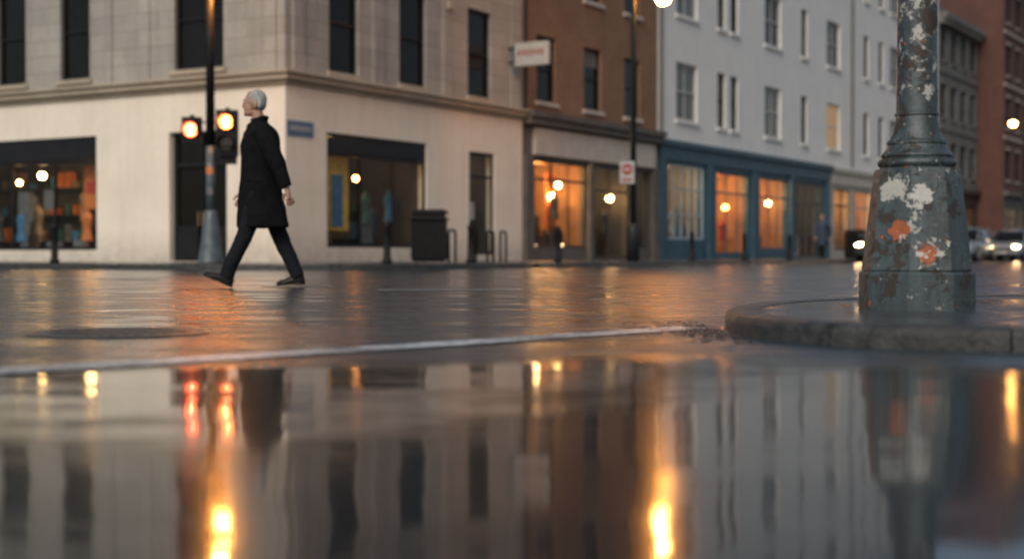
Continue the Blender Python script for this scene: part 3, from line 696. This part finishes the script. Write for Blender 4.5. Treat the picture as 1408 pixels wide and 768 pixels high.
    for i in range(60):
        t=rh.uniform(0,6.28); u=rh.uniform(.1,1); mb.ball((.018+.082*u*math.cos(t),.072*u*math.sin(t),1.712+.088*math.sqrt(max(0,1-u*u))),rh.uniform(.008,.013),hair,8)
    o=mb.done('hair',E); addrem(o,.0035,0)
    mb=MB(); mb.tube([(-.055,0,1.475),(-.03,-.05,1.51),(.03,-.062,1.54),(.08,0,1.56),(.03,.062,1.54),(-.03,.05,1.51),(-.055,0,1.475)],.012,shirtM,8); mb.done('shirt_collar',E,smooth=True)
    def hand(w,d,curl,side):
        w=Vector(w); d=Vector(d).normalized(); f=Vector((-1,0,0)); f=(f-d*f.dot(d)).normalized()
        inn=Vector((0,-side,0))
        mb=MB()
        mb.tube([w-d*.04,w+d*.02,w+d*.05,w+d*.09],[(.027,.024),(.024,.032),(.019,.041),(.016,.04)],skinM,14)
        for i,(off,ln) in enumerate(((.030,.068),(.010,.078),(-.010,.072),(-.029,.055))):
            b=w+d*.082+f*off; p1=b+d*ln*.42+inn*.006*curl; p2=p1+(d*.8+inn*.5*curl).normalized()*ln*.32; p3=p2+(d*.45+inn*.85*curl).normalized()*ln*.26
            mb.tube([b,p1,p2,p3],[.0098,.0095,.0085,.007],skinM,8); mb.ball(p3,.007,skinM,8)
        b=w+d*.03+f*.03; p1=b+(f*.55+d*.8).normalized()*.035+inn*.008; p2=p1+(d*.9+f*.25+inn*.3).normalized()*.03
        mb.tube([b,p1,p2],[.013,.0115,.009],skinM,8); mb.ball(p2,.009,skinM,8)
        o=mb.done('hand',E); addrem(o,.0032,1)
    hand((.326,-.25,.885),(.25,0,-1),1,-1); hand((-.165,.23,.88),(-.28,0,-1),1,1)
    return E
person('elderly_man',((352-704)/2000*13.33,13.33,0))
navy=mat('navy_jacket',(.03,.05,.09),(.02,.035,.06),20,.8); dk=mat('dark_hair',(.03,.02,.015),None,20,.6)
q=W(28.3,-3.3,.12); person('pedestrian',q,math.radians(70),.98,navy,dk)

# ------------------------------------------------------------------ street furniture
galv=mat('weathered_grey_steel',(.12,.145,.16),(.06,.08,.09),6,.45,.2,bmp=.002); blk=mat('black_street_paint',(.007,.0075,.008),(.012,.012,.013),8,.5,ior=1.25); dkg=mat('dark_green_paint',(.012,.018,.018),(.02,.026,.026),5,.4,ior=1.3)
red=emis('signal_red',(1,.09,.03),24); amb=emis('signal_amber',(1,.15,.03),24); symb=emis('signal_symbol',(1,.55,.26),24); lampE=emis('lamp_amber',(1,.36,.065),320)
lens_off=mat('unlit_lens',(.03,.02,.015),None,5,.2)
T=empty('traffic_light',(-5.9,28.5,.12)); mb=MB()
mb.tube([(0,0,0),(0,0,.05),(0,0,.3),(0,0,.8),(0,0,1.02),(0,0,1.05)],[.26,.25,.21,.15,.12,.1],galv,20)
mb.tube([(0,0,1.05),(0,0,2.3)],[.095,.09],galv,16); mb.tube([(0,0,2.3),(0,0,6.0)],[.09,.075],blk,16)
mb.tube([(0,0,5.7),(.1,0,5.8),(.2,-.1,5.82)],[.035,.03,.03],blk,8)
mb.done('pole',T,smooth=True)
mb=MB()
for z,mm in ((1.35,'p_grey'),(1.75,'p_orange'),(2.0,'p_grey')): mb.box(-.06,.06,-.1,-.094,z,z+.14,mm)
mb.done('stickers',T)
def head(x,zb,n,lit,w=.36,cell=.34,lm=None):
    mb=MB(); Hh=n*cell+.06
    mb.box(x-w/2,x+w/2,-.12,.12,zb,zb+Hh,blk)
    for i in range(n):
        zc=zb+.03+cell*(i+.5)
        mm=lm if i==lit else lens_off
        ringo=[[Vector((x+.135*math.cos(a*math.pi/10),y,zc+.135*math.sin(a*math.pi/10))) for a in range(20)] for y in (-.121,-.135)]
        mb.loft(ringo,mm)
        ro=[[Vector((x+rr*math.cos(math.radians(-20+220*a/16)),y,zc+rr*math.sin(math.radians(-20+220*a/16)))) for a in range(17)] for rr,y in ((.16,-.121),(.16,-.3),(.148,-.3),(.148,-.122))]
        mb.loft(ro,blk,False)
        if i==lit:
            mb.box(x-.028,x+.028,-.15,-.137,zc-.09,zc+.03,symb); mb.ball((x,-.143,zc+.06),.027,symb,8)
    mb.box(x-.04,x+.04,.0,.05,zb+Hh,zb+Hh+.05,blk)
    mb.done('signal_head',T,bevel=.012)
head(-.36,2.36,1,0,.36,.44,red); head(.33,2.1,2,1,.40,.42,amb)
mb=MB()
for z in (2.5,2.75): mb.box(-.3,.3,-.02,.02,z,z+.03,blk)
mb.box(.2,.5,-.05,.1,1.95,2.099,blk); mb.done('brackets',T)
mb=MB(); mb.ball((.2,-.12,5.47),(.17,.17,.13),lampE,16); mb.tube([(.2,-.12,5.59),(.2,-.12,5.72),(.2,-.12,5.82)],[.2,.1,.03],blk,14); mb.done('lamp_head',T)

q=W(7.98,-5.1,.12); T=empty('street_lamp',q); mb=MB()
mb.tube([(0,0,0),(0,0,.9),(0,0,1.0)],[.17,.15,.1],dkg,18); mb.tube([(0,0,1.0),(0,0,6.9),(0,0,7.2),(.2,-.02,7.3),(.7,-.05,7.25)],[.085,.065,.06,.05,.04],dkg,14); mb.done('pole',T,smooth=True)
mb=MB(); mb.ball((.77,-.05,6.86),(.19,.19,.16),lampE,16); mb.tube([(.77,-.05,6.99),(.77,-.05,7.12),(.77,-.05,7.27)],[.2,.12,.04],dkg,16); mb.done('lantern',T)
signR=mat('sign_red',(.34,.06,.045),None,10,.4); signW=mat('sign_white',(.42,.42,.40),(.33,.33,.32),6,.4)
T=empty('traffic_sign',q+Vector((-.17,-.12,2.33))); mb=MB(); mb.box(-.19,.19,-.012,.012,-.29,.29,signW)
mb.loft([[Vector((r*math.cos(a*math.pi/12),y,.08+r*math.sin(a*math.pi/12))) for a in range(24)] for r,y in ((.15,-.013),(.15,-.018))],signR)
mb.box(-.1,.1,-.022,-.019,.055,.105,signW); mb.box(-.13,.13,-.02,-.013,-.23,-.16,signR); mb.box(-.05,.2,.013,.1,-.02,.02,blk); mb.done('plate',T)
for (xl,hh) in ((57,7.4),(84,7.4)):
    q=W(xl,-5.0,.12); T=empty('street_lamp',q); mb=MB()
    mb.tube([(0,0,0),(0,0,1),(0,0,hh+.3),(-.3,0,hh+.45),(-.6,0,hh+.4)],[.14,.09,.06,.05,.04],dkg,12); mb.ball((-.62,0,hh),(.2,.2,.16),emis('lamp_far',(1,.42,.10),90),14); mb.tube([(-.62,0,hh+.12),(-.62,0,hh+.4)],[.24,.05],dkg,14); mb.done('pole_and_lantern',T,smooth=True)
for (xl,yl) in ((-2.9,-5.0),(4.1,-5.0),(.2,-5.0),(-5.0,2.13),(-5,6.5),(12,-5.0),(16,-5),(20,-5.0)):
    q=W(xl,yl,.117); T=empty('bollard',q); mb=MB()
    mb.tube([(0,0,0),(0,0,.08),(0,0,.1),(0,0,.72),(0,0,.74),(0,0,.78),(0,0,.8),(0,0,.84),(0,0,.86)],[.1,.1,.075,.065,.08,.08,.06,.06,.02],blk,16); mb.done('post',T,smooth=True)
def bin_(xl,yl,w,h):
    q=W(xl,yl,.119); T=empty('litter_bin',q,0); mb=MB()
    for i in range(12):
        a=-w/2+w*(i+.5)/12
        mb.box(a-w/30,a+w/30,-w*.42,-w*.42+.02,.08,h*.78,blk); mb.box(a-w/30,a+w/30,w*.40,w*.42,.08,h*.78,blk)
    mb.loft([[Vector((sx*w/2*k,sy*w*.38*k,z)) for sx,sy in((-1,-1),(1,-1),(1,1),(-1,1))] for z,k in ((.03,.86),(.1,.94),(h*.8,.98))],blk)
    mb.loft([[Vector((sx*w/2*k,sy*w*.44*k,z)) for sx,sy in((-1,-1),(1,-1),(1,1),(-1,1))] for z,k in ((h*.801,1.08),(h*.84,1.1),(h*.841,.9),(h*.93,.9),(h*.931,1.08),(h*.97,1.06),(h,.8))],blk)
    mb.done('body',T,bevel=.012)
bin_(.07,-4.0,.78,1.17); bin_(28.6,-4.5,.7,1.15)
for i,(xl) in enumerate((1.9,2.8,3.6,4.2)):
    q=W(xl,-3.4,.118); T=empty('bicycle_rack',q,math.radians(78)); mb=MB()
    pts=[(-.32,0,0),(-.32,0,.65)]+[(-.32+.1-.1*math.cos(a),0,.65+.1*math.sin(a)) for a in (.5,1.0,1.57)]+[(.22+.1*math.sin(a),0,.65+.1*math.cos(a)) for a in (0,.6,1.1,1.57)]+[(.32,0,0)]
    mb.tube(pts,.03,blk,10); mb.done('hoop',T,smooth=True)
T=bframe('shop_sign'); mb=MB(); mb.box(10.05,10.2,-1.35,-.25,5.78,6.45,signW); 
for i in range(6): mb.box(10.035,10.048,-1.2+i*.15,-1.12+i*.15,6.08,6.25,signR)
mb.box(10.1,10.14,-.249,-.002,5.9,5.94,blk); mb.box(10.1,10.14,-.249,-.002,6.3,6.34,blk); mb.done('panel',T,bevel=.01)
T=bframe('street_name_sign'); mb=MB(); sb=mat('sign_blue',(.07,.15,.26),None,6,.4); mb.box(.05,1.0,-.03,-.004,3.1,3.45,sb)
for i in range(8): mb.box(.14+i*.1,.2+i*.1,-.034,-.031,3.22,3.33,signW)
mb.done('plate',T)

# ------------------------------------------------------------------ cars
tyre=mat('tyre_rubber',(.015,.015,.015),None,10,.8); hub=mat('alloy_wheel',(.3,.3,.3),None,10,.3,.8); hl=emis('headlight',(1,.62,.3),90); hlo=mat('headlight_glass',(.4,.42,.45),None,3,.1); plate=mat('number_plate',(.6,.6,.5),None,3,.4)
def car(loc,rz,colr,lights):
    T=empty('parked_car',loc,rz); pm=mat('car_paint',colr,tuple(c*.85 for c in colr),1,.22,.3); mb=MB()
    def se(cx,cy,a,b,n=32,e=4.5,z=None,plane='yz',x=0):
        out=[]
        for j in range(n):
            t=2*math.pi*j/n; c,s=math.cos(t),math.sin(t); u=a*math.copysign(abs(c)**(2/e),c); v=b*math.copysign(abs(s)**(2/e),s)
            out.append(Vector((x,cx+u,cy+v)) if plane=='yz' else Vector((cx+u,cy+v,z)))
        return out
    rings=[]
    for x,z0,z1,hw in ((2.2,.34,.56,.66),(2.16,.27,.66,.76),(2.0,.24,.74,.84),(1.5,.22,.84,.88),(.95,.22,.93,.9),(0,.22,.95,.91),(-1.2,.22,.97,.9),(-1.8,.24,.98,.87),(-2.1,.28,.94,.8),(-2.2,.36,.8,.7)):
        rings.append(se(0,(z0+z1)/2,hw,(z1-z0)/2,x=x))
    mb.loft(rings,pm); o=mb.done('body',T,smooth=True)
    mb=MB(); mb.loft([se((a+b)/2,0,(b-a)/2,hw,e=5,z=z,plane='xy') for z,a,b,hw in ((.86,-1.95,1.2,.82),(.96,-1.85,1.08,.80),(1.2,-1.6,.68,.72),(1.40,-1.3,.28,.62))],'dglass'); mb.done('windows',T,smooth=True)
    mb=MB(); mb.loft([se((a+b)/2,0,(b-a)/2,hw,e=4,z=z,plane='xy') for z,a,b,hw in ((1.385,-1.36,.32,.645),(1.43,-1.25,.2,.58),(1.455,-.95,-.1,.42))],pm)
    for s in(-1,1):
        mb.tube([(1.1,s*.80,.94),(.28,s*.63,1.405)],[.03,.03],pm,8); mb.tube([(-.35,s*.82,.94),(-.35,s*.645,1.405)],[.035,.03],pm,8); mb.tube([(-1.9,s*.78,.94),(-1.32,s*.63,1.405)],[.05,.04],pm,8)
        mb.ball((.85,s*.98,1.0),(.07,.1,.07),pm,10)
    mb.done('roof_and_pillars',T,smooth=True)
    mb=MB()
    for x in (1.38,-1.38):
        for s in(-1,1):
            mb.tube([(x,s*.70,.32),(x,s*.915,.32)],[.32,.32],tyre,24); mb.tube([(x,s*.916,.32),(x,s*.925,.32)],[.2,.19],hub,16)
    mb.done('wheels',T)
    mb=MB(); 
    for s in(-1,1):
        mb.ball((2.08,s*.62,.64),(.12,.16,.075),hl if lights else hlo,14); mb.ball((-2.1,s*.62,.75),(.1,.14,.08),signR,12)
    mb.box(2.17,2.215,-.45,.45,.46,.58,blk); mb.box(2.2,2.23,-.26,.26,.36,.45,plate); mb.box(2.1,2.19,-.6,.6,.27,.34,blk); mb.done('lights_and_grille',T)
for xl,yl,colr,lt in ((26.6,-6.6,(.06,.07,.08),True),(36.8,-6.7,(.22,.24,.26),False),(42.6,-7.4,(.27,.28,.30),True),(48.6,-6.7,(.06,.06,.07),False),(54.5,-6.7,(.25,.05,.04),False),(61,-6.7,(.3,.3,.3),False)):
    car(W(xl,yl,0),TH+math.pi,colr,lt)

# ------------------------------------------------------------------ sky, sun, camera
w=bpy.data.worlds.new('World'); S.world=w; w.use_nodes=True; nt=w.node_tree; nt.nodes.clear()
sdir=Vector((-.25,-.75,.62)).normalized(); el=math.asin(sdir.z); az=math.atan2(sdir.x,sdir.y)
sk=N(nt,'ShaderNodeTexSky'); sk.sky_type='NISHITA'; sk.sun_disc=False; sk.sun_elevation=el; sk.sun_rotation=az; sk.dust_density=3; sk.air_density=1
hs=N(nt,'ShaderNodeHueSaturation'); hs.inputs['Saturation'].default_value=.85
bg=N(nt,'ShaderNodeBackground'); bg.inputs[1].default_value=.10; wo=N(nt,'ShaderNodeOutputWorld')
L(nt,sk.outputs[0],hs.inputs['Color']); L(nt,hs.outputs[0],bg.inputs[0]); L(nt,bg.outputs[0],wo.inputs[0])
sl=bpy.data.lights.new('sun','SUN'); sl.energy=1.5; sl.angle=math.radians(30); sl.color=(1,.93,.83); so=bpy.data.objects.new('sun',sl); COL.objects.link(so)
so.rotation_euler=sdir.to_track_quat('Z','Y').to_euler()
cd=bpy.data.cameras.new('camera'); cam=bpy.data.objects.new('camera',cd); COL.objects.link(cam); S.camera=cam
cd.sensor_width=36; cd.lens=36*2000/1408; cam.location=(0,0,.3); cam.rotation_euler=(math.radians(90)-math.atan(34/2000),0,0)
cd.clip_start=.05; cd.clip_end=2000; cd.dof.use_dof=True; cd.dof.focus_distance=8.0; cd.dof.aperture_fstop=1.5; cd.dof.aperture_blades=0
S.view_settings.view_transform='Standard'; S.view_settings.look='None'; S.view_settings.exposure=0
